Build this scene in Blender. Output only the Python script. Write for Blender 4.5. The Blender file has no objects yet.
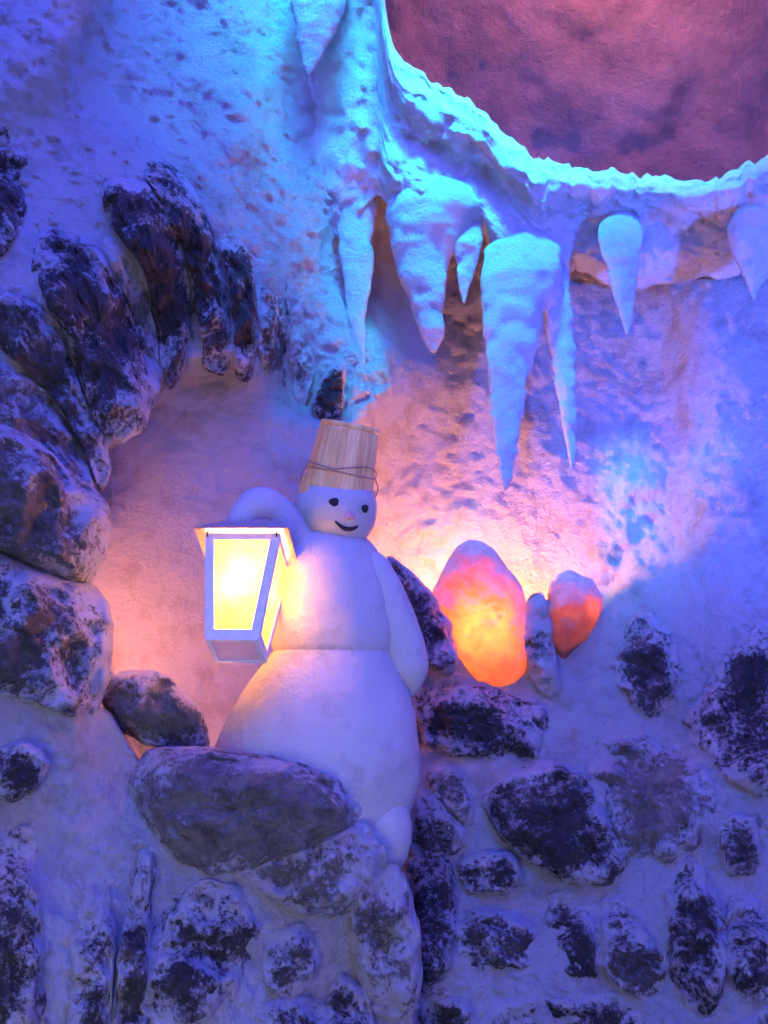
import bpy, math, random
import numpy as np
from mathutils import Vector, Matrix, Euler
from mathutils.bvhtree import BVHTree
C = bpy.context.scene
COL = C.collection
random.seed(4)

# ---------------------------------------------------------------- camera
FPX, TH, CAM = 1100.0, math.radians(10), np.array([0, 0, 1.4])
cd = bpy.data.cameras.new('camera'); cam = bpy.data.objects.new('camera', cd); COL.objects.link(cam)
cam.location = CAM; cam.rotation_euler = (math.radians(90) + TH, 0, 0)
cd.sensor_fit = 'VERTICAL'; cd.sensor_height = 24; cd.lens = 24 * FPX / 1024; cd.clip_start = .05
C.camera = cam
C.view_settings.view_transform = 'Standard'; C.view_settings.look = 'None'
C.view_settings.gamma = 1; C.view_settings.use_curve_mapping = False
C.view_settings.exposure = 0.18

def at(px, py, Y):
    """a point of the photograph at depth Y (metres along +Y) -> world"""
    px = np.asarray(px, float); py = np.asarray(py, float); Y = np.asarray(Y, float)
    a = (px - 384) / FPX; b = (512 - py) / FPX
    dy = math.cos(TH) - b * math.sin(TH); dz = math.sin(TH) + b * math.cos(TH)
    return np.stack(np.broadcast_arrays(a / dy * Y, Y, CAM[2] + dz / dy * Y), -1)

# ---------------------------------------------------------------- world and lights
w = bpy.data.worlds.new('world'); C.world = w; w.use_nodes = True
bg = w.node_tree.nodes['Background']; bg.inputs[0].default_value = (.14, .15, .85, 1); bg.inputs[1].default_value = .74

def light(kind, name, loc, col, power, size=.1, target=None, spot=None, size_y=None, blend=.6):
    d = bpy.data.lights.new(name, kind); d.color = col; d.energy = power
    if kind == 'AREA':
        d.size = size
        if size_y: d.shape = 'RECTANGLE'; d.size_y = size_y
    else: d.shadow_soft_size = size
    if kind == 'SPOT': d.spot_size = math.radians(spot); d.spot_blend = blend
    o = bpy.data.objects.new(name, d); COL.objects.link(o); o.location = Vector(loc)
    if target is not None:
        o.rotation_euler = (Vector(target) - Vector(loc)).to_track_quat('-Z', 'Y').to_euler()
    return o
# blue wash of the grotto, from above in front
light('AREA', 'blue_flood', (-.5, .5, 4.2), (.045, .085, 1), 110, 1.6, target=(0, 2.5, 1.7))
light('AREA', 'violet_flood', (2.2, .6, 3.0), (.34, .10, 1), 16, 1.0, target=(.6, 2.6, 1.9))
light('AREA', 'blue_front_fill', (1.5, -.8, 2.5), (.07, .12, 1), 55, 1.4, target=(.4, 2.7, 1.9))  # added blue fill, brightens the wall under the ledge
light('SPOT', 'wall_fill_spot', (1.25, .4, 1.6), (.05, .13, 1), 640, .1, target=at(720, 380, 2.7), spot=38, blend=1)  # added fill from lower right, lifts the wall shaded by the ledge
# pale neutral fill light, added low behind the camera
light('AREA', 'front_fill', (-.6, -1.2, .9), (1, .93, .90), 6, 1.5, target=(-.1, 2.2, 1.4))
# cyan lamps over the ledge
light('AREA', 'slab_fill', (-.55, .35, .8), (1, .95, .86), 6.5, .7, target=(-.35, 2.0, 1.15))  # added neutral fill from low left, brightens the slab and snowman
light('SPOT', 'cyan_lamp', at(470, -330, 2.0), (.02, .62, 1), 290, .10, target=at(480, 205, 2.6), spot=44, blend=1)
light('SPOT', 'cyan_lamp', at(330, -300, 2.05), (.02, .58, 1), 105, .22, target=at(300, 50, 2.5), spot=62, blend=1)
light('SPOT', 'cyan_lamp', at(690, -340, 1.98), (.02, .62, 1), 290, .12, target=at(690, 190, 2.6), spot=31, blend=1)
# red glow in the hollow above the ledge
light('POINT', 'red_lamp', at(640, -170, 2.75), (1, .31, .12), 22, .08)
light('POINT', 'violet_lamp', at(470, 185, 2.85), (.3, .12, 1), .7, .05)
# warm lamps hidden behind the orange stone
light('POINT', 'warm_lamp', at(450, 596, 2.62), (1, .31, .09), 10.5, .03)
light('POINT', 'warm_lamp', at(510, 600, 2.62), (1, .31, .09), 8, .03)

# small red-orange lamps tucked behind the stones on the left of the niche
light('POINT', 'hidden_lamp', at(92, 648, 2.32), (1, .30, .22), 3.2, .02)
light('POINT', 'hidden_lamp', at(208, 775, 2.27), (1, .30, .20), 1.2, .02)
light('POINT', 'hidden_lamp', at(86, 556, 2.32), (1, .30, .22), 1.4, .02)

# ---------------------------------------------------------------- noise (numpy)
_rs = np.random.RandomState(7); _T = _rs.rand(4096).astype(np.float64)
def vnoise(P):
    i = np.floor(P).astype(np.int64); fr = P - i; u = fr * fr * (3 - 2 * fr)
    def h(dx, dy, dz):
        return _T[((i[..., 0] + dx) * 7919 + (i[..., 1] + dy) * 104729 + (i[..., 2] + dz) * 1299709) & 4095]
    x0 = h(0,0,0)*(1-u[...,0]) + h(1,0,0)*u[...,0]; x1 = h(0,1,0)*(1-u[...,0]) + h(1,1,0)*u[...,0]
    x2 = h(0,0,1)*(1-u[...,0]) + h(1,0,1)*u[...,0]; x3 = h(0,1,1)*(1-u[...,0]) + h(1,1,1)*u[...,0]
    return ((x0*(1-u[...,1]) + x1*u[...,1])*(1-u[...,2]) + (x2*(1-u[...,1]) + x3*u[...,1])*u[...,2]) * 2 - 1
def fbm(P, s, octv=4, g=.5):
    P = np.asarray(P) * s; a = 1; t = 0
    for k in range(octv):
        t = t + a * vnoise(P + 17.3 * k); P = P * 2.03; a *= g
    return t

# ---------------------------------------------------------------- materials
def mat(name):
    m = bpy.data.materials.new(name); m.use_nodes = True
    nt = m.node_tree; return m, nt, nt.nodes, nt.links, nt.nodes['Principled BSDF']
def nnoise(N, L, vec, scale, detail=6, rough=.6):
    n = N.new('ShaderNodeTexNoise'); n.inputs['Scale'].default_value = scale; n.inputs['Detail'].default_value = detail
    n.inputs['Roughness'].default_value = rough; L.new(vec, n.inputs['Vector']); return n.outputs['Fac']
def ramp(N, L, fac, stops):
    r = N.new('ShaderNodeValToRGB'); L.new(fac, r.inputs[0]); e = r.color_ramp.elements
    while len(e) < len(stops): e.new(.5)
    for k, (p, c) in enumerate(stops): e[k].position = p; e[k].color = (*c, 1) if len(c) == 3 else c
    return r.outputs[0]
def bump(N, L, b, hs, dist, strength=1):
    bn = N.new('ShaderNodeBump'); bn.inputs['Distance'].default_value = dist; bn.inputs['Strength'].default_value = strength
    L.new(hs, bn.inputs['Height']); L.new(bn.outputs[0], b.inputs['Normal']); return bn
def math_(N, L, op, a, b):
    n = N.new('ShaderNodeMath'); n.operation = op
    for k, v in enumerate((a, b)):
        if isinstance(v, (int, float)): n.inputs[k].default_value = v
        else: L.new(v, n.inputs[k])
    return n.outputs[0]

def plaster(name, base, dirt, sc=1.0, bd=.012, dirt_at=(.40, .52), stretch=None, rough=.75):
    m, nt, N, L, b = mat(name)
    g = N.new('ShaderNodeNewGeometry'); vec = g.outputs['Position']
    if stretch:
        mp = N.new('ShaderNodeMapping'); mp.inputs['Scale'].default_value = stretch; L.new(vec, mp.inputs[0]); v2 = mp.outputs[0]
    else: v2 = vec
    c = ramp(N, L, nnoise(N, L, vec, 9 * sc, 9, .7), [(dirt_at[0], dirt), (dirt_at[1], base)])
    L.new(c, b.inputs['Base Color']); b.inputs['Roughness'].default_value = rough
    h = math_(N, L, 'ADD', math_(N, L, 'MULTIPLY', nnoise(N, L, v2, 28 * sc, 5, .6), 1.0), math_(N, L, 'MULTIPLY', nnoise(N, L, v2, 100 * sc, 6, .75), 1.5))
    bump(N, L, b, h, bd)
    return m
M_wall = plaster('frosted_plaster', (.80, .81, .84), (.62, .59, .57), 1, .036, (.36, .50))
M_ledge = plaster('crusted_snow', (.84, .84, .86), (.70, .68, .70), 1.3, .014, (.36, .5))
M_ice = plaster('icicle_plaster', (.76, .79, .88), (.62, .64, .74), 1.2, .020, (.36, .5))
M_ceil = plaster('red_lit_plaster', (.62, .36, .29), (.36, .22, .19), .5, .022, (.36, .6))  # dusty white plaster with the red glow put into its colour
M_snow = plaster('smooth_snow', (.56, .55, .49), (.42, .40, .35), 1.1, .0035, (.30, .46))

def stone_material():
    m, nt, N, L, b = mat('frosted_stone')
    g = N.new('ShaderNodeNewGeometry'); vec = g.outputs['Position']
    at_ = N.new('ShaderNodeAttribute'); at_.attribute_type = 'OBJECT'; at_.attribute_name = 'frost'
    ty = N.new('ShaderNodeAttribute'); ty.attribute_type = 'OBJECT'; ty.attribute_name = 'tone'
    rim = N.new('ShaderNodeAttribute'); rim.attribute_type = 'GEOMETRY'; rim.attribute_name = 'rim'
    dark = ramp(N, L, nnoise(N, L, vec, 22, 8, .7), [(.35, (.03, .03, .033)), (.55, (.07, .065, .066)), (.75, (.17, .15, .13))])
    pale = ramp(N, L, nnoise(N, L, vec, 22, 8, .7), [(.32, (.12, .112, .10)), (.52, (.32, .30, .26)), (.70, (.48, .46, .40))])
    mx = N.new('ShaderNodeMix'); mx.data_type = 'RGBA'; L.new(ty.outputs['Fac'], mx.inputs[0]); L.new(dark, mx.inputs[6]); L.new(pale, mx.inputs[7])
    sep = N.new('ShaderNodeSeparateXYZ'); L.new(g.outputs['Normal'], sep.inputs[0])
    n1 = nnoise(N, L, vec, 14, 3, .5); n2 = nnoise(N, L, vec, 80, 9, .78)
    f = math_(N, L, 'ADD', math_(N, L, 'MULTIPLY', n1, 1.0), math_(N, L, 'MULTIPLY', n2, 1.6))
    f = math_(N, L, 'ADD', f, at_.outputs['Fac'])
    f = math_(N, L, 'ADD', f, math_(N, L, 'MULTIPLY', rim.outputs['Fac'], .30))
    f = math_(N, L, 'ADD', f, math_(N, L, 'MULTIPLY', sep.outputs['Z'], .10))
    f = math_(N, L, 'MULTIPLY', math_(N, L, 'SUBTRACT', f, 1.33), 5)
    f.node.use_clamp = True
    m2 = N.new('ShaderNodeMix'); m2.data_type = 'RGBA'; L.new(f, m2.inputs[0]); L.new(mx.outputs[2], m2.inputs[6]); m2.inputs[7].default_value = (.74, .74, .78, 1)
    L.new(m2.outputs[2], b.inputs['Base Color']); b.inputs['Roughness'].default_value = .6
    h = math_(N, L, 'ADD', math_(N, L, 'MULTIPLY', n2, 1.0), math_(N, L, 'MULTIPLY', f, .25))
    bump(N, L, b, h, .026)
    return m
M_stone = stone_material()

def plain(name, col, rough=.5, metallic=0, bsc=None, bd=.001):
    m, nt, N, L, b = mat(name)
    g = N.new('ShaderNodeTexCoord')
    n = nnoise(N, L, g.outputs['Object'], bsc or 40, 4)
    c = ramp(N, L, n, [(.3, tuple(x * .8 for x in col)), (.7, col)])
    L.new(c, b.inputs['Base Color']); b.inputs['Roughness'].default_value = rough; b.inputs['Metallic'].default_value = metallic
    if bsc: bump(N, L, b, n, bd)
    return m
M_paint = plain('white_painted_wood', (.78, .76, .74), .45, 0, 60, .0006)
M_roof = plain('weathered_copper_sheet', (.42, .30, .27), .5, 0, 35, .0008)
M_coal = plain('charcoal', (.02, .016, .016), .8, 0, 200, .002)
M_nose = plain('pink_clay', (.62, .36, .36), .6, 0, 120, .001)
M_wire = plain('rusty_wire', (.42, .20, .14), .45)
M_band = plain('wooden_hoop', (.50, .30, .18), .6, 0)

def wood():
    m, nt, N, L, b = mat('pine_staves')
    tc = N.new('ShaderNodeTexCoord'); mp = N.new('ShaderNodeMapping'); mp.inputs['Scale'].default_value = (1, 1, .05)
    L.new(tc.outputs['Object'], mp.inputs[0])
    n = nnoise(N, L, mp.outputs[0], 160, 5, .6)
    n0 = nnoise(N, L, mp.outputs[0], 28, 2, .5)
    c = ramp(N, L, math_(N, L, 'ADD', math_(N, L, 'MULTIPLY', n, .55), math_(N, L, 'MULTIPLY', n0, .45)),
             [(.36, (.64, .33, .10)), (.50, (.88, .53, .17)), (.62, (.98, .70, .26))])
    L.new(c, b.inputs['Base Color']); b.inputs['Roughness'].default_value = .42
    bump(N, L, b, n, .001)
    return m
M_wood = wood()

def frosted_glass():
    m, nt, N, L, b = mat('frosted_yellow_glass')
    tc = N.new('ShaderNodeTexCoord')
    c = ramp(N, L, nnoise(N, L, tc.outputs['Object'], 22, 4), [(.3, (.92, .66, .22)), (.6, (1, .82, .36))])
    t = N.new('ShaderNodeBsdfTranslucent'); L.new(c, t.inputs[0])
    tr = N.new('ShaderNodeBsdfTransparent'); L.new(c, tr.inputs[0])
    mx = N.new('ShaderNodeMixShader'); mx.inputs[0].default_value = .11; L.new(t.outputs[0], mx.inputs[1]); L.new(tr.outputs[0], mx.inputs[2])
    gl = N.new('ShaderNodeBsdfGlossy'); gl.inputs['Roughness'].default_value = .25
    m3 = N.new('ShaderNodeMixShader'); m3.inputs[0].default_value = .05; L.new(mx.outputs[0], m3.inputs[1]); L.new(gl.outputs[0], m3.inputs[2])
    L.new(m3.outputs[0], N['Material Output'].inputs[0]); return m
M_glass = frosted_glass()

def lump_material():
    m, nt, N, L, b = mat('translucent_orange_wax')
    g = N.new('ShaderNodeNewGeometry')
    n = nnoise(N, L, g.outputs['Position'], 24, 6, .6)
    c = ramp(N, L, n, [(.35, (.85, .26, .12)), (.65, (1, .40, .17))])
    t = N.new('ShaderNodeBsdfTranslucent'); L.new(c, t.inputs[0])
    rim = N.new('ShaderNodeAttribute'); rim.attribute_name = 'rim'
    sep = N.new('ShaderNodeSeparateXYZ'); L.new(g.outputs['Normal'], sep.inputs[0])
    f = math_(N, L, 'ADD', math_(N, L, 'MULTIPLY', sep.outputs['Z'], .8), math_(N, L, 'MULTIPLY', rim.outputs['Fac'], .45))
    f = math_(N, L, 'ADD', f, math_(N, L, 'MULTIPLY', nnoise(N, L, g.outputs['Position'], 50, 7, .7), .3))
    f = math_(N, L, 'MULTIPLY', math_(N, L, 'SUBTRACT', f, .25), 1.4); f.node.use_clamp = True
    L.new(ramp(N, L, n, [(.35, (.62, .42, .40)), (.65, (.80, .62, .58))]), b.inputs['Base Color']); b.inputs['Roughness'].default_value = .7
    m1 = N.new('ShaderNodeMixShader'); L.new(math_(N, L, 'ADD', math_(N, L, 'MULTIPLY', f, .8), .15), m1.inputs[0])
    L.new(t.outputs[0], m1.inputs[1]); L.new(b.outputs[0], m1.inputs[2])
    bn = bump(N, L, b, nnoise(N, L, g.outputs['Position'], 60, 6, .65), .012)
    L.new(m1.outputs[0], N['Material Output'].inputs[0]); return m
M_lump = lump_material()

# ---------------------------------------------------------------- mesh helpers
def mesh_obj(name, V, Fc, m, parent=None, smooth=True, origin=None, attrs=None):
    V = np.asarray(V, float)
    o0 = np.asarray(origin, float) if origin is not None else np.zeros(3)
    me = bpy.data.meshes.new(name); me.from_pydata((V - o0).tolist(), [], [tuple(int(i) for i in f) for f in Fc])
    if smooth: me.polygons.foreach_set('use_smooth', [True] * len(me.polygons))
    for k, a in (attrs or {}).items():
        me.attributes.new(k, 'FLOAT', 'POINT').data.foreach_set('value', np.asarray(a, float).ravel())
    me.materials.append(m); me.update()
    o = bpy.data.objects.new(name, me); COL.objects.link(o); o.location = o0
    if parent is not None:
        o.parent = parent
        o.location = Vector(o0) - parent.location if parent.rotation_euler.to_quaternion().angle < 1e-6 else Vector(o0)
    return o
def tag(o, label=None, cat=None, group=None, kind=None):
    for k, v in (('label', label), ('category', cat), ('group', group), ('kind', kind)):
        if v: o[k] = v
    return o
def empty(name, loc, rot=(0, 0, 0)):
    o = bpy.data.objects.new(name, None); COL.objects.link(o); o.location = loc; o.rotation_euler = rot; o.empty_display_size = .05
    return o
def grid_faces(nr, nc, wrap=False):
    r = np.arange(nr - 1)[:, None]; c = np.arange(nc if wrap else nc - 1)[None, :]
    c1 = (c + 1) % nc
    a = r * nc + c; b = r * nc + c1; d = (r + 1) * nc + c; e = (r + 1) * nc + c1
    return np.stack([a, d, e, b], -1).reshape(-1, 4)
def sdf(poly, px, py):
    """signed pixel distance, negative inside"""
    P = np.asarray(poly, float); n = len(P); d = np.full(px.shape, 1e9); ins = np.zeros(px.shape, bool)
    for i in range(n):
        a = P[i]; b = P[(i + 1) % n]; e = b - a; wx = px - a[0]; wy = py - a[1]
        t = np.clip((wx * e[0] + wy * e[1]) / (e @ e), 0, 1)
        d = np.minimum(d, np.hypot(wx - e[0] * t, wy - e[1] * t))
        c = ((a[1] <= py) != (b[1] <= py)) & (px < a[0] + (py - a[1]) / (e[1] if abs(e[1]) > 1e-9 else 1e-9) * e[0])
        ins ^= c
    return np.where(ins, -d, d)
def ss(x): x = np.clip(x, 0, 1); return x * x * (3 - 2 * x)
def field(ctrl, sig=95.):
    K = np.asarray(ctrl, float)
    def f(px, py):
        px = np.asarray(px, float); py = np.asarray(py, float); num = 0; den = 1e-30
        for x, y, v in K:
            d = ((px - x) ** 2 + (py - y) ** 2) / (2 * sig * sig); wgt = 1 / (1e-3 + d) ** 2
            wgt = 1 / (0.15 + d) ** 2.2
            num = num + wgt * v; den = den + wgt
        return num / den
    return f
fUp = field([(-100,0,1.9),(0,0,2.05),(0,300,2.0),(200,0,2.35),(200,100,2.32),(200,350,2.33),(340,100,2.58),(340,380,2.56),(330,0,2.55),(450,300,2.80),(450,450,2.80),(450,570,2.80),(540,540,2.78),
             (600,350,2.82),(768,350,2.62),(768,550,2.52),(620,560,2.68),(100,200,2.15),(100,420,2.1),(0,500,1.95),(900,500,2.4),(900,200,2.5),(-100,400,1.85),(400,700,2.8),(500,700,2.8),(500,150,2.8),(700,150,2.75)])
fFr = field([(-100,600,1.85),(0,600,1.93),(100,600,2.02),(100,500,2.06),(0,480,1.95),(0,750,1.88),(0,1000,1.78),(200,740,2.08),(200,900,1.97),(330,900,2.03),(400,950,2.10),(150,1000,1.87),(420,1150,2.0),(-100,1000,1.7),(300,1150,1.9)])
fMa = field([(420,700,2.44),(420,850,2.33),(430,1000,2.2),(550,650,2.48),(550,850,2.34),(600,1000,2.2),(768,650,2.44),(768,850,2.27),(768,1000,2.12),(640,600,2.54),(900,700,2.3),(900,1000,2.0),(600,1150,2.05)])

NICHE = [(92,494),(100,462),(128,428),(156,398),(180,374),(225,366),(262,382),(290,410),(330,420),(352,420),(352,700),(394,700),(394,900),(250,900),(200,760),(182,700),(140,720),(70,700),(66,660),(66,600),(60,580),(100,540)]
MASON = [(300,690),(372,650),(430,636),(520,630),(536,602),(552,596),(604,606),(640,584),(700,560),(1100,520),(1100,1400),(300,1400)]
FRONT = [(-400,420),(20,425),(95,492),(106,530),(60,588),(74,620),(76,690),(112,712),(150,775),(200,800),(335,828),(350,856),(374,882),(404,884),(414,960),(420,1400),(-400,1400)]
RECESS = [(380,-400),(384,20),(400,70),(440,100),(500,150),(560,185),(640,195),(720,195),(768,172),(820,140),(1100,60),(1100,-400)]
def wallY(px, py):
    Y = fUp(px, py)
    wm = 5 + 120 * ss((px - 590) / 70)
    Y = Y + (fMa(px, py) - Y) * ss(.5 - sdf(MASON, px, py) / wm)
    wn = 7 + 26 * ss((430 - py) / 60) + 14 * ss((px - 230) / 60)
    Y = Y + (2.46 - Y) * ss(.5 - sdf(NICHE, px, py) / wn)
    Y = Y + (fFr(px, py) - Y) * ss(.5 - sdf(FRONT, px, py) / 6)
    Y = Y + (3.7 - Y) * ss(.5 - (sdf(RECESS, px, py)) / 6)
    return Y

# ---------------------------------------------------------------- the setting
def build_wall():
    xs = np.arange(-140, 911, 3.); ys = np.arange(-200, 1181, 3.)
    px, py = np.meshgrid(xs, ys)
    Y = wallY(px, py)
    P = at(px, py, Y)
    smoothn = ss(.5 - sdf(NICHE, px, py) / 30)
    rough = 1 - .6 * smoothn
    n = .014 * fbm(P, 6, 3) + .008 * fbm(P, 40, 3, .7) * rough
    P = at(px, py, Y + n)
    # skirt down to the floor
    base = P[-1].copy(); rows = [P]
    for z in (.45, .2, -.05):
        b = base.copy(); b[:, 2] = z; rows.append(b[None])
    P = np.concatenate(rows, 0); nr, nc = P.shape[:2]
    return mesh_obj('wall_back', P.reshape(-1, 3), grid_faces(nr, nc), M_wall)
wall = tag(build_wall(), 'frosted white plaster grotto wall with an arched niche and stone masonry', kind='structure')

# hollow above the ledge
xs = np.arange(330, 1000, 6.); ys = np.arange(-260, 300, 6.); px, py = np.meshgrid(xs, ys)
Yc = 3.35 - .0009 * (200 - py) + .0004 * (px - 500)
P0 = at(px, py, Yc); Yc = Yc + .05 * fbm(P0, 3.2, 3) + .012 * fbm(P0, 16, 3)
P = at(px, py, Yc)
tag(mesh_obj('ceiling', P.reshape(-1, 3), grid_faces(*P.shape[:2]), M_ceil), 'dusky red-lit plaster hollow above the frosted ledge', kind='structure')

def interp(x, pts):
    a = np.asarray(pts, float); return np.interp(x, a[:, 0], a[:, 1])
RIM = [(200,-170),(340,-170),(376,-120),(381,-40),(385,5),(389,32),(396,54),(420,74),(450,88),(476,104),(500,126),(516,142),(532,154),(552,160),(575,164),(620,172),(680,181),(710,180),(735,172),(768,151),(800,134),(860,110),(930,90)]
BOT = [(200,150),(300,200),(340,240),(366,205),(378,193),(390,205),(410,222),(430,228),(452,246),(468,240),(482,236),(500,262),(520,290),(537,312),(548,300),(560,282),(575,266),(600,282),(640,288),(700,280),(768,264),(860,250),(930,240)]
def build_ledge():
    xs = np.arange(236, 925, 3.); nv = 84
    rim = interp(xs, RIM) + 3.5 * vnoise(np.stack([xs / 9, xs * 0, xs * 0], -1)) + 2.5 * vnoise(np.stack([xs / 4, xs * 0 + 5, xs * 0], -1))
    bot = interp(xs, BOT) + 4 * vnoise(np.stack([xs / 16, xs * 0 + 9, xs * 0], -1))
    rimY = interp(xs, [(236,2.55),(330,2.46),(385,2.40),(480,2.44),(600,2.46),(768,2.32),(925,2.2)])
    rows = []
    for k in range(10, 0, -1):                         # top surface running back
        t = k / 10; Yk = rimY + .06 + .75 * t
        z = at(xs, rim, rimY)[:, 2] - .10 * t * t + .006 * math.sin(k)
        Pk = at(xs, rim, Yk); Pk[:, 2] = z; rows.append(Pk)
    sk = [(0,.07),(.07,.03),(.16,.0),(.26,.01),(.38,.055),(.48,.085),(.56,.085),(.68,.07),(.82,.075),(1,.14)]
    gx = np.exp(-((xs - 432) / 30) ** 2) + np.exp(-((xs - 524) / 36) ** 2) + .3 * np.exp(-((xs - 622) / 22) ** 2) + .3 * np.exp(-((xs - 752) / 24) ** 2)
    for k in range(nv):
        v = k / (nv - 1); py = rim + (bot - rim) * v
        Yk = rimY + interp(v, sk) - .03 * gx * math.exp(-((v - .80) / .22) ** 2) + .10 * ss((xs - 440) / 200) * v
        # left end sinks into the grotto wall
        e = ss((xs - 245) / 95); Yk = (fUp(xs, py) + .05 - .02) * (1 - e) + Yk * e
        P0 = at(xs, py, Yk)
        Yk = Yk + .018 * fbm(P0, 7, 3) + .010 * fbm(P0, 34, 3, .65)
        Pk = at(xs, py, Yk); Pk[:, 2] += .012 * min(1, v * 8, (1 - v) * 8) * fbm(P0 + 5, 22, 3, .6); rows.append(Pk)
    for k in range(1, 8):                              # underside running back into the wall
        t = k / 7; lift = interp(xs, [(236,-4),(560,-4),(600,6),(925,6)])
        Pk = at(xs, bot + lift * t, rows[-1][:, 1] if False else (rowsY := rimY + .12 + .10 * ss((xs - 440) / 200)) + .5 * t)
        rows.append(Pk)
    P = np.stack(rows)
    return mesh_obj('trim_1', P.reshape(-1, 3), grid_faces(*P.shape[:2]), M_ledge)
tag(build_ledge(), 'frosted overhanging ledge with a bright rim', kind='structure')
P = [(-3, -3, 0), (3, -3, 0), (3, 4, 0), (-3, 4, 0)]
nb = 40; gx, gy = np.meshgrid(np.linspace(-3, 3, nb), np.linspace(-3, 4, nb)); gz = .01 * vnoise(np.stack([gx * 3, gy * 3, gx * 0], -1)) - .0
tag(mesh_obj('floor', np.stack([gx, gy, gz], -1).reshape(-1, 3), grid_faces(nb, nb)[:, ::-1], M_wall), 'packed snow floor of the grotto', kind='structure')

# ---------------------------------------------------------------- lofted bodies
def loft(name, rows, Yc, dr, m, parent=None, n=56, nr=60, noise=(.004, 18), origin=None, power=1.0, px_cols=False, smooth_rows=True, ydep=None):
    """rows of (py, x_left, x_right[, Y]); round cross-sections of the silhouette's width"""
    R_ = np.asarray([(r[0], r[1], r[2], r[3] if len(r) > 3 else Yc) for r in rows], float)
    s = np.r_[0, np.cumsum(np.hypot(np.diff(R_[:, 0]), .5 * np.diff(R_[:, 2] - R_[:, 1])))]
    t = np.linspace(0, s[-1], nr)
    Q = np.stack([np.interp(t, s, R_[:, k]) for k in range(4)], 1)
    for _ in range(3 if smooth_rows else 0):
        Q[1:-1] = .25 * Q[:-2] + .5 * Q[1:-1] + .25 * Q[2:]
    L_ = at(Q[:, 1], Q[:, 0], Q[:, 3]); Rr = at(Q[:, 2], Q[:, 0], Q[:, 3])
    cc = (L_ + Rr) / 2; rad = np.maximum((Rr - L_)[:, 0] / 2, 5e-4)
    a = np.linspace(0, 2 * np.pi, n, endpoint=False)
    ca, sa = np.cos(a), np.sin(a)
    V = np.zeros((nr, n, 3)); V[..., 0] = cc[:, None, 0] + rad[:, None] * ca; V[..., 1] = cc[:, None, 1] + dr * rad[:, None] * sa; V[..., 2] = cc[:, None, 2]
    if noise:
        d = V - cc[:, None]; d /= np.maximum(np.linalg.norm(d, axis=-1, keepdims=True), 1e-6)
        V = V + d * (noise[0] * fbm(V, noise[1], 3))[..., None] * np.minimum(1, rad / .02)[:, None, None]
    F_ = grid_faces(nr, n, True).tolist()
    Vl = V.reshape(-1, 3).tolist(); Vl += [cc[0].tolist(), cc[-1].tolist()]
    i0, i1 = nr * n, nr * n + 1
    F_ = [f[::-1] for f in F_] if False else F_
    F_ += [(i0, k, (k + 1) % n) for k in range(n)] + [(i1, (nr - 1) * n + (k + 1) % n, (nr - 1) * n + k) for k in range(n)]
    return mesh_obj(name, Vl, F_, m, parent, origin=origin)

def tube(name, pts, rad, m, parent=None, n=10, sub=6, closed=False, origin=None):
    P = [Vector(p) for p in pts]; out = []; rr = rad if isinstance(rad, (list, tuple)) else [rad] * len(P)
    def cr(a, b, c, d, t): return .5 * ((2 * b) + (c - a) * t + (2 * a - 5 * b + 4 * c - d) * t * t + (3 * b - a - 3 * c + d) * t ** 3)
    m_ = len(P); radii = []
    for i in range(m_ if closed else m_ - 1):
        g = (lambda k: P[k % m_]) if closed else (lambda k: P[min(max(k, 0), m_ - 1)])
        for k in range(sub):
            t = k / sub; out.append(cr(g(i - 1), g(i), g(i + 1), g(i + 2), t)); radii.append(rr[i] * (1 - t) + rr[(i + 1) % m_] * t)
    if not closed: out.append(P[-1]); radii.append(rr[-1])
    V = []; up = Vector((.13, .21, .97)); K = len(out)
    for i, p in enumerate(out):
        tan = (out[(i + 1) % K] - out[i - 1]) if closed else (out[min(i + 1, K - 1)] - out[max(i - 1, 0)])
        tan.normalize(); u = tan.cross(up)
        if u.length < 1e-3: u = tan.cross(Vector((1, 0, 0)))
        u.normalize(); v = tan.cross(u)
        for k in range(n):
            a = 2 * math.pi * k / n; V.append(p + (u * math.cos(a) + v * math.sin(a)) * radii[i])
    Fc = []
    for i in range(K if closed else K - 1):
        for k in range(n):
            j = (i + 1) % K; Fc.append((i * n + k, i * n + (k + 1) % n, j * n + (k + 1) % n, j * n + k))
    if not closed: Fc.append(tuple(range(n))[::-1]); Fc.append(tuple((K - 1) * n + k for k in range(n)))
    return mesh_obj(name, [tuple(v) for v in V], Fc, m, parent, origin=origin)

# ---------------------------------------------------------------- stalactites
def stalactite(rows, Y, label, dr=.7, tipY=None):
    y0 = rows[0][0]; y1 = rows[-1][0]
    rows = [(r[0], r[1], r[2], Y - .035 + ((tipY or Y) - Y) * (r[0] - y0) / (y1 - y0) + .075 * max(0, 1 - (r[0] - y0) / 32)) for r in rows]
    top = at((rows[0][1] + rows[0][2]) / 2, rows[0][0], rows[0][3])
    return tag(loft('stalactite', rows, Y, dr, M_ice, None, 44, 90, (.0065, 24), origin=top), label, 'stalactite', 'frosted stalactites hanging from the ledge')
stalactite([(172,425,450),(182,398,474),(196,388,484),(212,386,482),(232,387,468),(256,392,453),(280,400,449),(310,411,444),(338,424,441),(352,431,436)], 2.57,
           'broad frosted stalactite with a cyan shoulder, its point at the left of the orange gap')
stalactite([(205,456,484),(225,450,484),(245,451,481),(270,455,475),(290,459,469),(303,463,465)], 2.56, 'short stubby stalactite between the broad one and the longest one')
stalactite([(226,505,530),(236,494,548),(250,486,560),(275,481,562),(305,481,548),(340,484,537),(380,488,529),(420,491,522),(460,496,517),(482,501,511),(493,504,506)], 2.56,
           'longest and thickest frosted stalactite, hanging in the middle of the ledge', .62)
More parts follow.
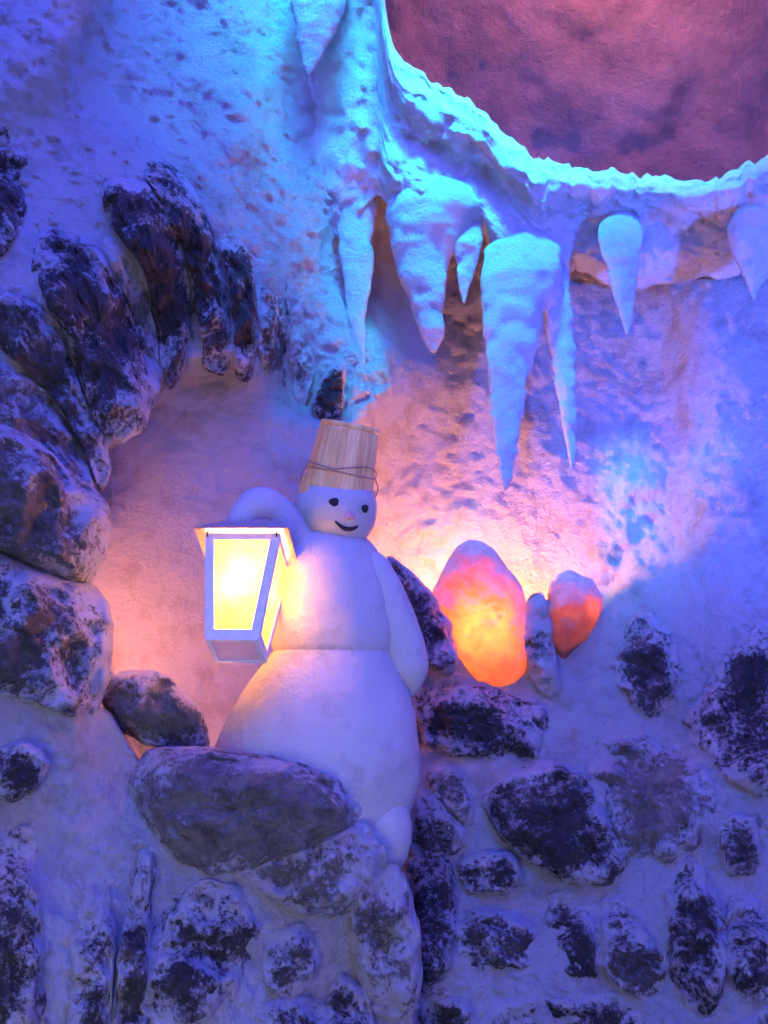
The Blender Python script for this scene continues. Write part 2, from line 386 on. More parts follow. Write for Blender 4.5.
stalactite([(256,538,560),(270,536,568),(300,541,571),(340,548,573),(380,554,575),(420,561,576),(450,567,576),(470,571,573)], 2.60, 'slender long stalactite hanging just right of the longest one')
stalactite([(212,612,632),(222,602,642),(236,598,643),(255,603,639),(280,610,636),(305,618,633),(322,623,631),(334,626,629)], 2.50, 'small cyan-lit stalactite hanging alone right of the long pair')
stalactite([(208,740,768),(218,729,788),(235,726,792),(255,733,780),(275,742,768),(290,749,758),(300,753,755)], 2.35, 'cyan-lit stalactite cut by the right edge of the photograph')
stalactite([(120,345,368),(150,338,374),(200,336,377),(250,340,373),(300,345,369),(350,351,366),(385,356,363),(402,358,360)], 2.62, 'long narrow stalactite against the wall just above the wooden bucket', .6)
stalactite([(-25,296,350),(5,292,347),(30,296,336),(50,300,325),(64,303,316),(74,307,310)], 2.44, 'short cyan-lit icicle at the top of the photograph, left of the hollow')

# ---------------------------------------------------------------- stones
def smooth_closed(P, n=80):
    P = np.asarray(P, float)
    for _ in range(2):                                  # corner cutting
        Q = np.roll(P, -1, 0); P = np.stack([.85 * P + .15 * Q, .15 * P + .85 * Q], 1).reshape(-1, 2)
    Q = np.vstack([P, P[:1]]); s = np.r_[0, np.cumsum(np.hypot(*np.diff(Q, axis=0).T))]
    t = np.linspace(0, s[-1], n, endpoint=False)
    return np.stack([np.interp(t, s, Q[:, 0]), np.interp(t, s, Q[:, 1])], 1)
def stone(poly, fld, label, group, bulge=.05, frost=0., tone=0., back=.06, sink=.012, tilt=(0, 0), flat=4.0, m=None, name='stone', rimw=.45, cat='stone', rough=1., grow=1.06):
    n = 96; O = smooth_closed(poly, n); c = O.mean(0); O = c + (O - c) * grow; OS = O.copy()
    for _ in range(120): OS = .25 * np.roll(OS, 1, 0) + .5 * OS + .25 * np.roll(OS, -1, 0)
    O = O + (2.6 * vnoise(np.stack([O[:, 0] / 13, O[:, 1] / 13, O[:, 0] * 0 + c[0]], -1)))[:, None] * (O - c) / np.linalg.norm(O - c, axis=1, keepdims=True)
    size = np.sqrt((O - c).var(0).sum())
    ts = [0, .05, .1, .16, .22, .28, .34, .4, .46, .52, .58, .64, .70, .75, .80, .85, .89, .93, .96, .98, 1.0]
    V = []; rim = []
    f = fld if callable(fld) else (lambda x, y: np.full(np.shape(x), float(fld)))
    def ring(t, off):
        q = c + (OS + (O - OS) * t ** 3 - c) * t
        Y = f(q[:, 0], q[:, 1]) + off + tilt[0] * (q[:, 0] - c[0]) / 100 + tilt[1] * (q[:, 1] - c[1]) / 100
        return q, Y
    for t in ts:
        q, Y = ring(t, sink - bulge * (1 - t ** flat) ** .6)
        P0 = at(q[:, 0], q[:, 1], Y)
        k = rough * min(1, size / 45)
        facet = np.abs(vnoise(P0 * 17 + 3)) * .040 + .015 * fbm(P0, 34, 4, .65) + .018 * vnoise(P0 * 9)
        P1 = at(q[:, 0], q[:, 1], Y + k * facet * (1 if t < 1 else .6))
        if t == 0: V.append(P1.mean(0)[None]); rim.append([0.])
        else: V.append(P1); rim.append(np.full(n, max(0, (t - rimw) / (1 - rimw)) ** 1.3))
    for t, o_ in ((.97, back * .6), (.8, back), (.4, back * 1.1)):
        q, Y = ring(t, sink + o_); V.append(at(c[0] + (O[:, 0] - c[0]) * t, c[1] + (O[:, 1] - c[1]) * t, Y)); rim.append(np.ones(n))
    V = np.concatenate(V); rim = np.concatenate(rim)
    nR = len(ts) - 1 + 3; F_ = [(0, 1 + (k + 1) % n, 1 + k) for k in range(n)]
    F_ += [(1 + r * n + k, 1 + r * n + (k + 1) % n, 1 + (r + 1) * n + (k + 1) % n, 1 + (r + 1) * n + k) for r in range(nR - 1) for k in range(n)]
    F_.append(tuple(1 + (nR - 1) * n + k for k in range(n)))
    # outward winding: faces above run clockwise or not depending on the outline
    area = .5 * np.sum(O[:, 0] * np.roll(O[:, 1], -1) - np.roll(O[:, 0], -1) * O[:, 1])
    if area > 0: F_ = [tuple(x[::-1]) for x in F_]
    F_ = [tuple(x[::-1]) for x in F_]
    o = mesh_obj(name, V, F_, m or M_stone, None, origin=V.mean(0), attrs={'rim': rim})
    o['frost'] = float(frost); o['tone'] = float(tone)
    return tag(o, label, cat, group)

AR = 'standing stones around the niche arch'
LF = 'big stones at the left of the niche'
LO = 'stones below the shelf stone'
RI = 'stones set in the frosted masonry at the right'
stone([(-60,105),(-10,118),(0,122),(18,141),(27,173),(27,205),(14,232),(0,255),(-50,280)], fUp, 'dark blue stone cut by the left edge, highest on that side', AR, .06, -.05, grow=1.09)
stone([(34,275),(36,250),(50,234),(68,231),(91,241),(109,269),(128,305),(144,342),(150,392),(141,421),(120,437),(98,426),(87,398),(75,357),(62,330),(46,305)], fUp,
      'widest dark arch stone, broad as a slab, left of the narrow standing ones', AR, .09, -.10, grow=1.09)
stone([(103,241),(118,241),(132,255),(146,273),(157,328),(160,383),(150,392),(141,337),(125,296),(107,264)], fUp, 'narrow pale frosted stone wedged between two dark arch stones', AR, .05, .14, .8, grow=1.09)
stone([(103,190),(114,178),(146,184),(169,209),(182,250),(196,319),(184,362),(169,384),(160,360),(157,325),(146,272),(123,241),(109,223)], fUp, 'tall dark arch stone with a squared top, second tallest from the left', AR, .10, -.10, grow=1.09)
stone([(136,170),(152,166),(175,170),(191,187),(210,223),(223,273),(233,337),(223,367),(201,362),(197,316),(187,269),(175,228),(160,196)], fUp, 'tall curved dark stone forming the crown of the arch', AR, .09, -.08, grow=1.09)
stone([(216,236),(226,230),(241,234),(255,260),(260,305),(256,360),(246,378),(235,371),(233,325),(226,273)], fUp, 'medium dark arch stone just right of the crown stone', AR, .07, -.07, grow=1.09)
stone([(260,282),(270,277),(285,278),(290,310),(288,355),(283,394),(269,378),(260,364),(258,319)], fUp, 'small violet arch stone with a flat top, right of the medium dark one', AR, .05, .03, .3, grow=1.09)
stone([(291,310),(300,302),(314,314),(315,364),(305,407),(293,402),(289,355)], fUp, 'small heavily frosted pale stone near the right end of the arch', AR, .035, .2, .7, grow=1.09)
stone([(321,380),(334,362),(343,362),(345,376),(341,414),(318,419),(312,402)], 2.5, 'small reddish dark stone directly above the wooden bucket', AR, .05, -.05, grow=1.09)
stone([(-40,268),(0,280),(27,294),(59,330),(75,369),(87,410),(104,437),(107,465),(98,490),(88,462),(68,418),(48,392),(23,369),(0,350),(-40,335)], fUp,
      'long slanting dark stone above the pale slanting one at the left', LF, .07, -.05, .2)
stone([(-40,345),(0,353),(27,372),(55,396),(71,428),(87,462),(93,490),(59,471),(27,447),(0,426),(-40,420)], fUp, 'pale grey slanting stone squeezed between darker stones at the left', LF, .06, .05, .8)
stone([(-50,418),(0,424),(27,439),(59,464),(90,488),(106,508),(107,532),(99,560),(83,582),(55,576),(23,562),(0,548),(-50,545)], fFr, 'large mottled stone with a blunt end jutting into the niche, left edge', LF, .12, -.02, .45)
stone([(-50,546),(0,551),(27,567),(59,578),(88,586),(105,604),(109,637),(107,673),(96,707),(68,714),(36,703),(0,692),(-50,690)], fFr, 'large bluish stone beneath the mottled one at the left of the lantern', LF, .12, .03, .25)
stone([(100,694),(110,677),(132,672),(160,673),(182,690),(200,714),(207,744),(196,752),(170,748),(146,744),(118,728)], 2.12, 'rounded grey stone below the lantern, lying on the snowy ledge', LF, .08, -.10, .75, back=.12)
stone([(128,800),(133,778),(154,749),(208,750),(260,757),(312,768),(344,786),(357,809),(350,828),(323,846),(292,861),(250,873),(208,881),(177,863),(151,840),(136,819)], 2.03,
      'big flat grey slab jutting out in front of the snowman', LF, .14, -.13, .85, back=.12, flat=4)
stone([(225,872),(270,862),(300,850),(333,833),(357,831),(371,856),(368,887),(346,908),(312,910),(270,902)], 2.02, 'rounded frosted stone tucked under the tip of the big grey slab', LO, .08, .10, .8, back=.10, grow=1.24)
stone([(-30,870),(10,850),(34,845),(40,880),(43,940),(40,1010),(30,1060),(-30,1060)], fFr, 'tall dark streak of stone in the bottom left corner', LO, .07, .03, rimw=.3, grow=1.24)
stone([(73,960),(82,905),(95,893),(108,905),(112,945),(109,990),(104,1060),(70,1060)], fFr, 'narrow dark upright stone between two bands of snow, bottom left', LO, .07, .02, rimw=.3, grow=1.24)
stone([(120,960),(128,905),(138,868),(148,866),(152,888),(149,950),(142,1060),(113,1060)], fFr, 'thin upright stone left of the broad dark one under the slab', LO, .07, .02, .1, rimw=.3, grow=1.24)
stone([(158,945),(166,905),(205,892),(240,899),(256,930),(246,965),(224,997),(198,1019),(160,1016),(146,990)], fFr, 'broad dark stone directly under the big grey slab', LO, .07, .03, grow=1.24)
stone([(-10,765),(5,752),(24,742),(44,762),(38,785),(16,800),(-10,795)], fFr, 'small dark patch of stone in the snow by the left edge', LO, .07, .04, grow=1.24)
stone([(266,950),(280,930),(300,926),(318,950),(313,982),(290,994),(265,985)], fFr, 'half buried stone right of the broad dark one', LO, .07, .12, .3, grow=1.24)
stone([(255,1020),(272,1004),(300,998),(330,1008),(345,1060),(250,1060)], fFr, 'low frosted stone at the bottom edge below the half buried one', LO, .07, .10, .2, grow=1.24)
stone([(354,905),(370,882),(394,877),(405,898),(413,931),(416,964),(412,997),(398,1006),(377,1004),(361,976),(355,940)], fFr, "tall pale frosted stone right under the snowman's foot", LO, .07, .12, .7, sink=-.01, grow=1.24)
stone([(328,1000),(340,975),(354,972),(368,1000),(374,1060),(325,1060)], fFr, 'dark sloping stone at the bottom edge, left below the tall pale one', LO, .07, .04, grow=1.24)
stone([(410,868),(427,856),(445,857),(452,877),(454,917),(450,959),(438,987),(417,986),(413,940),(408,900)], fMa, 'tall rounded blue-black stone right of the pale upright one', RI, .08, -.06, grow=1.16)
stone([(409,800),(421,787),(440,801),(458,822),(468,840),(452,852),(414,857),(408,828)], fMa, 'triangular frosted stone touching the snowman low on the right', RI, .05, .06, .3, grow=1.16)
stone([(425,774),(440,767),(457,770),(474,791),(472,820),(463,826),(444,804),(428,788)], fMa, 'small greyish stone above the triangular one', RI, .04, .07, .5, grow=1.16)
stone([(409,702),(422,690),(461,688),(487,692),(516,697),(537,708),(542,728),(531,752),(516,762),(495,758),(474,752),(456,752),(433,744),(416,722)], fMa,
      "wide dark horizontal stone beside the snowman's hanging hand", RI, .08, -.04, grow=1.16)
stone([(486,800),(518,774),(548,764),(566,769),(590,784),(603,820),(624,858),(613,874),(567,880),(546,867),(510,841)], fMa, 'large diamond shaped black stone in the middle of the masonry', RI, .09, -.06, grow=1.16)
stone([(590,760),(600,738),(613,724),(660,737),(691,761),(708,784),(703,835),(662,861),(624,868),(613,838),(598,794)], fMa, 'large pale violet stone, flattest and lightest in the masonry', RI, .05, -.03, 1.0, grow=1.16)
stone([(612,661),(626,629),(647,620),(673,639),(680,677),(673,703),(652,722),(631,703)], fMa, 'upright dark stone set alone high in the snow at the right', RI, .06, -.02, .1, grow=1.16)
stone([(689,719),(711,692),(721,661),(743,634),(768,628),(820,640),(820,800),(768,792),(735,772),(705,745)], fMa, 'large dark stone cut by the right edge, highest on that side', RI, .09, -.02, grow=1.16)
stone([(457,861),(479,852),(510,855),(524,877),(512,892),(468,893)], fMa, 'small oblong stone below left of the black diamond', RI, .05, .03, grow=1.16)
stone([(457,923),(474,907),(515,912),(536,934),(550,962),(525,969),(474,971),(461,949)], fMa, 'medium frosted stone beneath the small oblong one', RI, .05, .04, .1, grow=1.16)
stone([(546,903),(567,889),(588,903),(595,939),(594,986),(572,982),(551,946)], fMa, 'narrow upright stone beneath the black diamond', RI, .05, .00, grow=1.16)
stone([(603,903),(624,900),(645,936),(665,960),(660,1003),(629,993),(606,970)], fMa, 'frosted violet stone in the gap right of the narrow upright one', RI, .05, .09, .3, grow=1.16)
stone([(668,900),(676,878),(688,862),(705,880),(722,918),(726,965),(722,1008),(700,1014),(672,988)], fMa, 'tall dark stone with a pointed top, lower right', RI, .06, .00, grow=1.16)
stone([(730,905),(742,888),(756,900),(772,940),(775,990),(752,1016),(730,1008),(726,955)], fMa, 'dark upright stone touching the pointed one on its right', RI, .05, .01, grow=1.16)
stone([(716,825),(735,816),(755,824),(762,858),(750,877),(730,872),(719,848)], fMa, 'small brownish stone near the right edge below the pale violet one', RI, .05, .02, .2, grow=1.16)
stone([(765,812),(778,805),(830,815),(830,910),(784,900),(768,868)], fMa, 'dark sliver of stone on the right edge beside the small brownish one', RI, .05, .02, grow=1.16)
stone([(480,1030),(500,1006),(530,997),(570,992),(630,1000),(672,1026),(690,1070),(470,1070)], fMa, 'wide low stone along the bottom edge of the masonry', RI, .05, .04, grow=1.16)
stone([(412,1020),(424,1000),(446,992),(470,1002),(476,1026),(472,1070),(405,1070)], fMa, 'frosted stone at the bottom edge left of the wide low one', RI, .05, .08, grow=1.16)
stone([(712,1040),(735,1016),(768,1004),(830,1000),(830,1080),(705,1080)], fMa, 'stone in the bottom right corner', RI, .05, .05, grow=1.16)
TR = 'stones along the top of the masonry'
stone([(377,575),(384,562),(394,560),(412,575),(432,595),(448,620),(457,652),(452,672),(430,668),(405,645),(388,612)], 2.40, "slanting purple stone right behind the snowman's shoulder", TR, .08, -.01, .2, back=.06)
def lump(poly, Y, label, power, lp):
    o = stone(poly, Y, label, TR, .09, m=M_lump, back=.09, flat=2.4, rimw=.4, rough=.35)
    l = light('POINT', 'glow_lamp', lp, (1, .36, .10), power, .02); l.parent = o; l.location = Vector(lp) - o.location
    return o
lump([(434,594),(444,574),(458,552),(468,545),(482,545),(496,556),(510,575),(522,594),(528,634),(526,664),(508,684),(474,680),(446,644)], 2.46, 'tall glowing orange stone with a rounded snowy tip', .8, at(482, 624, 2.44))
lump([(548,590),(556,578),(568,574),(590,580),(601,604),(592,635),(574,655),(562,668),(550,650),(546,615)], 2.52, 'smaller glowing orange stone right of the tall orange one', .22, at(577, 606, 2.51))
stone([(520,620),(530,596),(543,594),(552,620),(556,655),(560,688),(545,694),(528,676)], 2.47, 'snow covered stone filling the gap between the two orange ones', TR, .05, .3, .5, back=.1)

# ---------------------------------------------------------------- snowman
SY = 2.17
base = at(330, 880, SY)
sm = tag(empty('snowman', base), 'white snowman with a smiling face and coal eyes, standing behind the grey slab', 'snowman')
loft('lower_body', [(636,296,372),(648,276,392),(664,262,397),(690,244,407),(720,226,416),(750,216,421),(780,216,420),(806,226,412),(835,240,402),(862,262,390),(884,285,375),(892,315,345)], SY, .78, M_snow, sm, 80, 90, (.004, 12), origin=at(320, 760, SY))
loft('torso', [(528,312,352),(536,296,364),(546,284,374),(560,274,382),(580,266,389),(605,262,394),(630,264,396),(650,272,394),(660,286,386),(666,312,362)], SY, .80, M_snow, sm, 72, 80, (.004, 12), origin=at(330, 600, SY))
head = loft('head', [(468,318,356),(472,312,362),(480,307,367),(490,301,373),(502,294,377),(514,294,377),(526,300,374),(536,312,368),(544,328,360),(548,340,352)], SY - .01, .92, M_snow, sm, 72, 64, (.002, 14), origin=at(335, 508, SY))
# left arm raised to the lantern, right arm hanging
def limb(name, pts, label=None):
    P = [at(x, y, Y_) for x, y, Y_, r in pts]; rr = [r / FPX * 2.17 for *_, r in pts]
    o = tube(name, P, rr, M_snow, sm, 28, 8, origin=P[0]); return o
limb('arm', [(318,562,2.17,16),(302,548,2.16,23),(284,528,2.14,24),(270,511,2.12,21),(258,506,2.10,19),(247,512,2.09,16),(239,522,2.08,13),(236,532,2.075,9),(235,538,2.07,2)])
limb('arm', [(368,556,2.15,8),(374,566,2.15,15),(386,592,2.155,18),(396,620,2.16,20),(403,646,2.17,22),(408,668,2.175,21),(409,684,2.18,14),(409,694,2.18,6),(409,698,2.18,1.5)])
loft('foot', [(796,352,398),(806,344,408),(822,340,412),(842,340,412),(858,346,408),(872,354,398),(880,364,386),(883,370,378)], 2.13, .85, M_snow, sm, 56, 50, (.003, 16), origin=at(378, 840, 2.13))

def bvh_of(o):
    me = o.data; mw = Matrix.Translation(o.location + (o.parent.location if o.parent else Vector()))
    return BVHTree.FromPolygons([mw @ v.co for v in me.vertices], [p.vertices[:] for p in me.polygons])
hb = bvh_of(head)
def on(bv, px, py):
    d = Vector(at(px, py, 1.0)) - Vector(CAM); d.normalize(); h = bv.ray_cast(Vector(CAM), d); return h[0], h[1]
def blob(name, px, py, rx, rz, ry, m, ang=0, lift=0.):
    c, nrm = on(hb, px, py); s = 2.1 / FPX; V = []; F_ = []; na, nb_ = 20, 12
    q = nrm.to_track_quat('Y', 'Z')
    for i in range(nb_ + 1):
        ph = math.pi * i / nb_
        for k in range(na):
            a = 2 * math.pi * k / na
            v = Vector((rx * s * math.sin(ph) * math.cos(a), ry * s * math.cos(ph), rz * s * math.sin(ph) * math.sin(a)))
            v.rotate(Euler((0, ang, 0))); v *= 1 + .08 * math.sin(3 * a + px)
            v.rotate(q); V.append(c + nrm * lift * s + v)
    F_ = [(i * na + k, i * na + (k + 1) % na, (i + 1) * na + (k + 1) % na, (i + 1) * na + k) for i in range(nb_) for k in range(na)]
    return mesh_obj(name, [tuple(v) for v in V], F_, m, head_par, origin=c)
head_par = sm
blob('eye', 334, 502, 5.2, 4.4, 2.2, M_coal)
blob('eye', 365, 508.5, 4.6, 4.4, 2.2, M_coal)
blob('nose', 349.5, 515.5, 5.4, 4.8, 4.5, M_nose)
mp_ = []
for x, y in ((335, 521), (339, 524.5), (344, 528), (350, 529), (355, 527.5), (357.5, 525.5)):
    c, nn = on(hb, x, y); mp_.append(c + nn * .001)
tube('mouth', mp_, [.0014, .0032, .0046, .0046, .0034, .0014], M_coal, sm, 10, 5, origin=mp_[2])
for o in [o for o in sm.children if o.name.split('.')[0] in ('eye', 'nose', 'mouth')]:   # the face belongs to the head
    o.location = o.location - head.location; o.parent = head

# ---------------------------------------------------------------- wooden bucket worn as a hat
bk = tag(empty('bucket', at(337.5, 490, SY - .01), (math.radians(12), math.radians(9), math.radians(12))), "light wooden stave bucket upside down on the snowman's head", 'bucket')
HB, RB, RT = .133, .0715, .0585
def lathe_stave():
    ns = 18; per = 8; n = ns * per; V = []; zs = [0, .004, .02, .05, .08, HB - .014, HB - .010, HB - .007, HB - .002, HB]
    for z in zs:
        r0 = RB + (RT - RB) * z / HB
        if abs(z - (HB - .010)) < 1e-6: r0 -= .0016
        if z > HB - .008: r0 += .0012
        if z in (0, HB): r0 -= .001
        for k in range(n):
            a = 2 * math.pi * k / n; g = .0011 if k % per == 0 else 0
            V.append(((r0 - g) * math.cos(a), (r0 - g) * math.sin(a), z))
    for z in (HB, HB - .006, 0.0):                     # rim thickness, then the inside wall / bottom board
        r0 = {0: RB - .009}.get(z, RT - .008)
        for k in range(n):
            a = 2 * math.pi * k / n; V.append((r0 * math.cos(a), r0 * math.sin(a), z if z else 0))
    R_ = len(zs) + 3; F_ = []
    for r in range(R_ - 1):
        for k in range(n): F_.append((r * n + k, r * n + (k + 1) % n, (r + 1) * n + (k + 1) % n, (r + 1) * n + k))
    for k in range(n): F_.append(((R_ - 1) * n + k, (R_ - 1) * n + (k + 1) % n, (k + 1) % n, k))
    return V, F_
V, F_ = lathe_stave(); st = mesh_obj('staves', V, F_, M_wood, bk, smooth=False); st.location = (0, 0, 0)
def disc(name, r, z, th, m, par):
    n = 64; V = [(r * math.cos(2*math.pi*k/n), r * math.sin(2*math.pi*k/n), z + s * th) for s in (0, 1) for k in range(n)]
    o = mesh_obj(name, V, [tuple(range(n))[::-1], tuple(range(n, 2 * n))] + [(k, (k + 1) % n, n + (k + 1) % n, n + k) for k in range(n)], m, par, smooth=False); o.location = (0, 0, 0); return o
disc('bottom_board', RT - .007, HB - .012, .008, M_wood, bk)
def ring(name, z, r, th, m, par, wob=None):
    pts = [((r + (wob(a)[0] if wob else 0)) * math.cos(a), (r + (wob(a)[0] if wob else 0)) * math.sin(a), z + (wob(a)[1] if wob else 0)) for a in np.linspace(0, 2 * math.pi, 40, endpoint=False)]
    o = tube(name, pts, th, m, par, 8, 3, closed=True); o.location = (0, 0, 0); return o
rz = lambda z: RB + (RT - RB) * z / HB
ring('hoop', .034, rz(.034) + .0008, .0015, M_band, bk)
# bail of wire lying wavily across the front, hooked into two long ear staves
bp = []
for t in np.linspace(0, 1, 15):
    a = math.radians(190 + 170 * t); z = .036 + float(np.interp(t, [0, .15, .35, .5, .65, .8, .92, 1], [.008, .006, .001, .010, .018, .018, .008, 0]))
    r = rz(z) + .0035 + .002 * math.sin(math.pi * t); bp.append((r * math.cos(a), r * math.sin(a), z))
bp = [(bp[0][0] - .003, bp[0][1], -.004), (bp[0][0] - .008, bp[0][1], .012)] + bp + [(bp[-1][0] + .008, bp[-1][1], .02), (bp[-1][0] + .0075, bp[-1][1], .004), (bp[-1][0] + .001, bp[-1][1], -.006)]
o = tube('handle', bp, .0013, M_wire, bk, 8, 6); o.location = (0, 0, 0)
for a0 in (196, 16):
    V = []; n = 9
    for s, rr in ((0, RB + .005), (1, RB - .005)):
        for i, z in enumerate((-.026, -.020, .012)):
            for k in range(n):
                t = k / (n - 1) - .5; ww = 17 if i else 11; a = math.radians(a0 + ww * 2 * t); V.append((rr * math.cos(a), rr * math.sin(a), z))
    Fq = []
    for s in (0, 1):
        for i in range(2):
            for k in range(n - 1):
                b0 = s * 3 * n + i * n + k; q = (b0, b0 + 1, b0 + n + 1, b0 + n); Fq.append(q if s == 0 else q[::-1])
    for k in range(n - 1): Fq.append((k + 1, k, 3 * n + k, 3 * n + k + 1)); Fq.append((2*n+k, 2*n+k+1, 5*n+k+1, 5*n+k))
    for i in range(2): Fq.append((i*n, (i+1)*n, 3*n+(i+1)*n, 3*n+i*n)); Fq.append((i*n+n-1, 3*n+i*n+n-1, 3*n+(i+1)*n+n-1, (i+1)*n+n-1))
    e = mesh_obj('ear', V, Fq, M_wood, bk, smooth=False); e.location = (0, 0, 0)

# ---------------------------------------------------------------- lantern
LA, LB, LH, LE, LR = .0707, .0482, .2085, .0893, .0876
lt = tag(empty('lantern', (-.2667, 2.0, 1.4973), (-.4101, .0127, -.0773)), "white framed lantern with glowing yellow panes held in the snowman's raised hand", 'lantern')
def lp_(sx, sy, z, inset=0.):
    h = LB + (LA - LB) * z / LH - inset; return Vector((sx * h, sy * h, z))
def prism(name, quads, m, par):
    """each quad pair = (4 outer pts, 4 inner pts) -> one mesh of boxes"""
    V, F_ = [], []
    for A, B in quads:
        b = len(V); V += [tuple(p) for p in A] + [tuple(p) for p in B]
        F_ += [(b, b+1, b+2, b+3), (b+7, b+6, b+5, b+4)] + [(b + k, b + 4 + k, b + 4 + (k + 1) % 4, b + (k + 1) % 4) for k in range(4)]
    o = mesh_obj(name, V, F_, m, par, smooth=False); o.location = (0, 0, 0)
    bv = o.modifiers.new('bevel', 'BEVEL'); bv.width = .0008; bv.segments = 2; bv.limit_method = 'ANGLE'
    return o
TK = .007
def side_quad(ax, sgn, u0, u1, z0, z1, ins0, ins1):
    """patch on a slanting side; u in -1..1 fraction or metres from the corner"""
    def pt(u, z, ins):
        h = LB + (LA - LB) * z / LH; d = h - ins
        w_ = max(-h + ins, min(h - ins, u(h)))
        return Vector((w_, sgn * d, z)) if ax == 'y' else Vector((-sgn * w_ if False else sgn * d, w_, z))
    A = [pt(u0, z0, ins0), pt(u1, z0, ins0), pt(u1, z1, ins0), pt(u0, z1, ins0)]
    B = [pt(u0, z0, ins1), pt(u1, z0, ins1), pt(u1, z1, ins1), pt(u0, z1, ins1)]
    return A, B
PW, RB_, RT_ = .0165, .019, .013
quads = []
for ax in 'xy':
    for sg in (-1, 1):
        quads.append(side_quad(ax, sg, lambda h: -h, lambda h: -h + PW, 0, LH, 0, TK))
        quads.append(side_quad(ax, sg, lambda h: h - PW, lambda h: h, 0, LH, 0, TK))
        quads.append(side_quad(ax, sg, lambda h: -h + PW, lambda h: h - PW, 0, RB_, .0006, TK))
        quads.append(side_quad(ax, sg, lambda h: -h + PW, lambda h: h - PW, LH - RT_, LH, .0006, TK))
prism('frame', quads, M_paint, lt)
for ax in 'xy':
    for sg in (-1, 1):
        prism('pane', [side_quad(ax, sg, lambda h: -h + PW - .002, lambda h: h - PW + .002, RB_ - .002, LH - RT_ + .002, .0045, .0052)], M_glass, lt)
q = LB
prism('base_frame', [([Vector((-q,-q,-.001)),Vector((q,-q,-.001)),Vector((q,-q+.009,-.001)),Vector((-q,-q+.009,-.001))],[Vector((-q,-q,.006)),Vector((q,-q,.006)),Vector((q,-q+.009,.006)),Vector((-q,-q+.009,.006))]),
                     ([Vector((-q,q-.009,-.001)),Vector((q,q-.009,-.001)),Vector((q,q,-.001)),Vector((-q,q,-.001))],[Vector((-q,q-.009,.006)),Vector((q,q-.009,.006)),Vector((q,q,.006)),Vector((-q,q,.006))]),
                     ([Vector((-q,-q+.009,-.001)),Vector((-q+.010,-q+.009,-.001)),Vector((-q+.010,q-.009,-.001)),Vector((-q,q-.009,-.001))],[Vector((-q,-q+.009,.006)),Vector((-q+.010,-q+.009,.006)),Vector((-q+.010,q-.009,.006)),Vector((-q,q-.009,.006))]),
                     ([Vector((q-.010,-q+.009,-.001)),Vector((q,-q+.009,-.001)),Vector((q,q-.009,-.001)),Vector((q-.010,q-.009,-.001))],[Vector((q-.010,-q+.009,.006)),Vector((q,-q+.009,.006)),Vector((q,q-.009,.006)),Vector((q-.010,q-.009,.006))])], M_paint, lt)
M_bp = plain('pinkish_board', (.90, .58, .60), .6, 0, 50, .0008)
z0 = .002
prism('base_board', [([Vector((-q+.009,-q+.008,z0)),Vector((q-.009,-q+.008,z0)),Vector((q-.009,q-.008,z0)),Vector((-q+.009,q-.008,z0))],[Vector((-q+.009,-q+.008,z0+.003)),Vector((q-.009,-q+.008,z0+.003)),Vector((q-.009,q-.008,z0+.003)),Vector((-q+.009,q-.008,z0+.003))])], M_bp, lt)
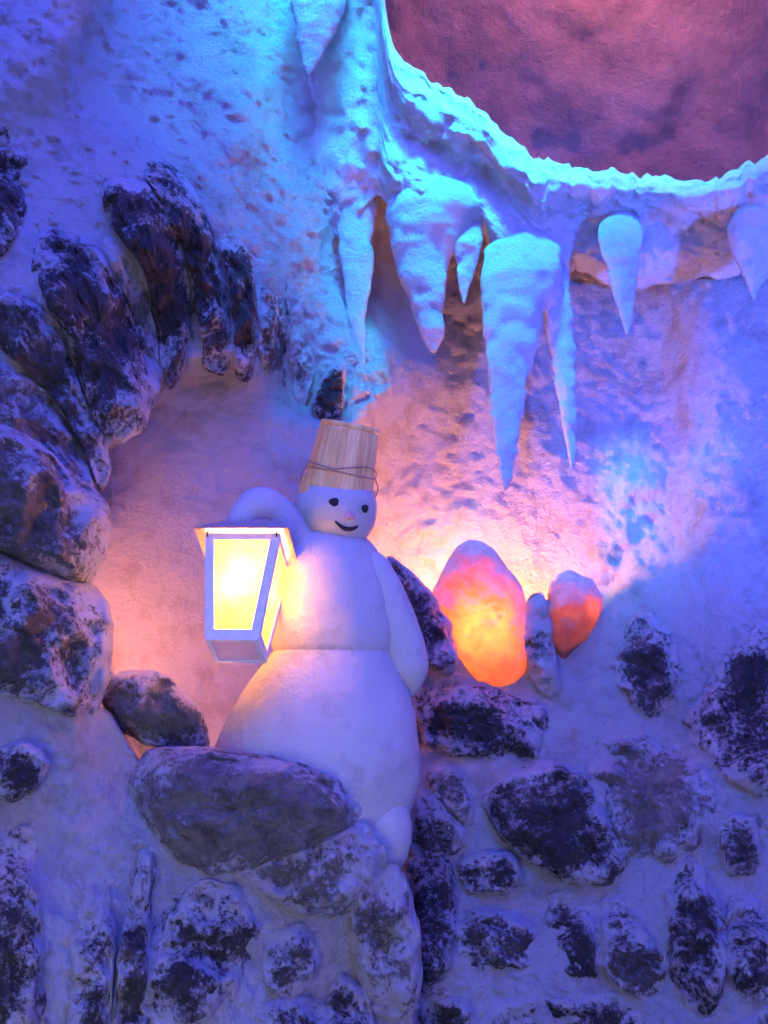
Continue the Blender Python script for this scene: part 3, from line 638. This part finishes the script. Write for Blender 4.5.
# pyramid roof of sheet metal, open below
def roof():
    V = []; t = .002; e = LE
    out = [(-e,-e,LH),(e,-e,LH),(e,e,LH),(-e,e,LH)]; ap = (0, 0, LH + LR)
    inn = [(x * (1 - .002 / e), y * (1 - .002 / e), LH - .001) for x, y, z in out]; ia = (0, 0, LH + LR - .0035)
    V = out + [ap] + inn + [ia]
    F_ = [(0,1,4),(1,2,4),(2,3,4),(3,0,4),(6,5,9),(7,6,9),(8,7,9),(5,8,9)] + [((k+1) % 4, k, 5 + k, 5 + (k+1) % 4) for k in range(4)]
    o = mesh_obj('roof', V, F_, M_roof, lt, smooth=False); o.location = (0, 0, 0); return o
roof()
for sx in (-1, 1):
    o = tube('hook', [(sx * (LA - .006), -LA - .002, LH + .002), (sx * (LA - .006), -LA - .006, LH - .005), (sx * (LA - .006), -LA - .001, LH - .009)], .0014, M_coal, lt, 8, 4); o.location = (0, 0, 0)
o = tube('hanging_ring', [(.009 * math.cos(a), 0, LH + LR + .006 + .009 * math.sin(a)) for a in np.linspace(0, 2 * math.pi, 12, endpoint=False)], .0018, M_coal, lt, 8, 4, closed=True); o.location = (0, 0, 0)
# bulb and its light
m_b, nt, N, L, b = mat('glowing_bulb'); b.inputs['Emission Color'].default_value = (1, .75, .4, 1); b.inputs['Emission Strength'].default_value = 30
n = 20; V = []; F_ = []
prof = [(.001,.150),(.008,.148),(.015,.141),(.019,.130),(.019,.122),(.015,.110),(.009,.100),(.008,.085),(.001,.084)]
for r, z in prof: V += [(r * math.cos(2*math.pi*k/n), r * math.sin(2*math.pi*k/n), z) for k in range(n)]
F_ = [(i*n+(k+1) % n, i*n+k, (i+1)*n+k, (i+1)*n+(k+1) % n) for i in range(len(prof)-1) for k in range(n)]
o = mesh_obj('bulb', V, F_, m_b, lt); o.location = (0, 0, 0)
n = 20; V = []; prof = [(.014,.086),(.014,.05),(.02,.045),(.02,.006),(.001,.006)]
for r, z in prof: V += [(r * math.cos(2*math.pi*k/n), r * math.sin(2*math.pi*k/n), z) for k in range(n)]
F_ = [(i*n+(k+1) % n, i*n+k, (i+1)*n+k, (i+1)*n+(k+1) % n) for i in range(len(prof)-1) for k in range(n)]
o = mesh_obj('socket', V, F_, M_paint, lt); o.location = (0, 0, 0)
bulb = [o for o in lt.children if o.name == 'bulb'][0]; sock = [o for o in lt.children if o.name == 'socket'][0]; bulb.parent = sock
frame = [o for o in lt.children if o.name == 'frame'][0]
for o in [o for o in lt.children if o.name.startswith('hook')]: o.parent = frame
for dx, dy, pw, cl in ((0, -.030, 6, (1, .66, .34)), (.034, 0, .3, (1, .50, .20)), (-.034, 0, 1.2, (1, .42, .22)), (0, .034, 4, (1, .42, .24))):
    l = light('POINT', 'lantern_light', (dx, dy, .125), cl, pw, .008); l.parent = lt
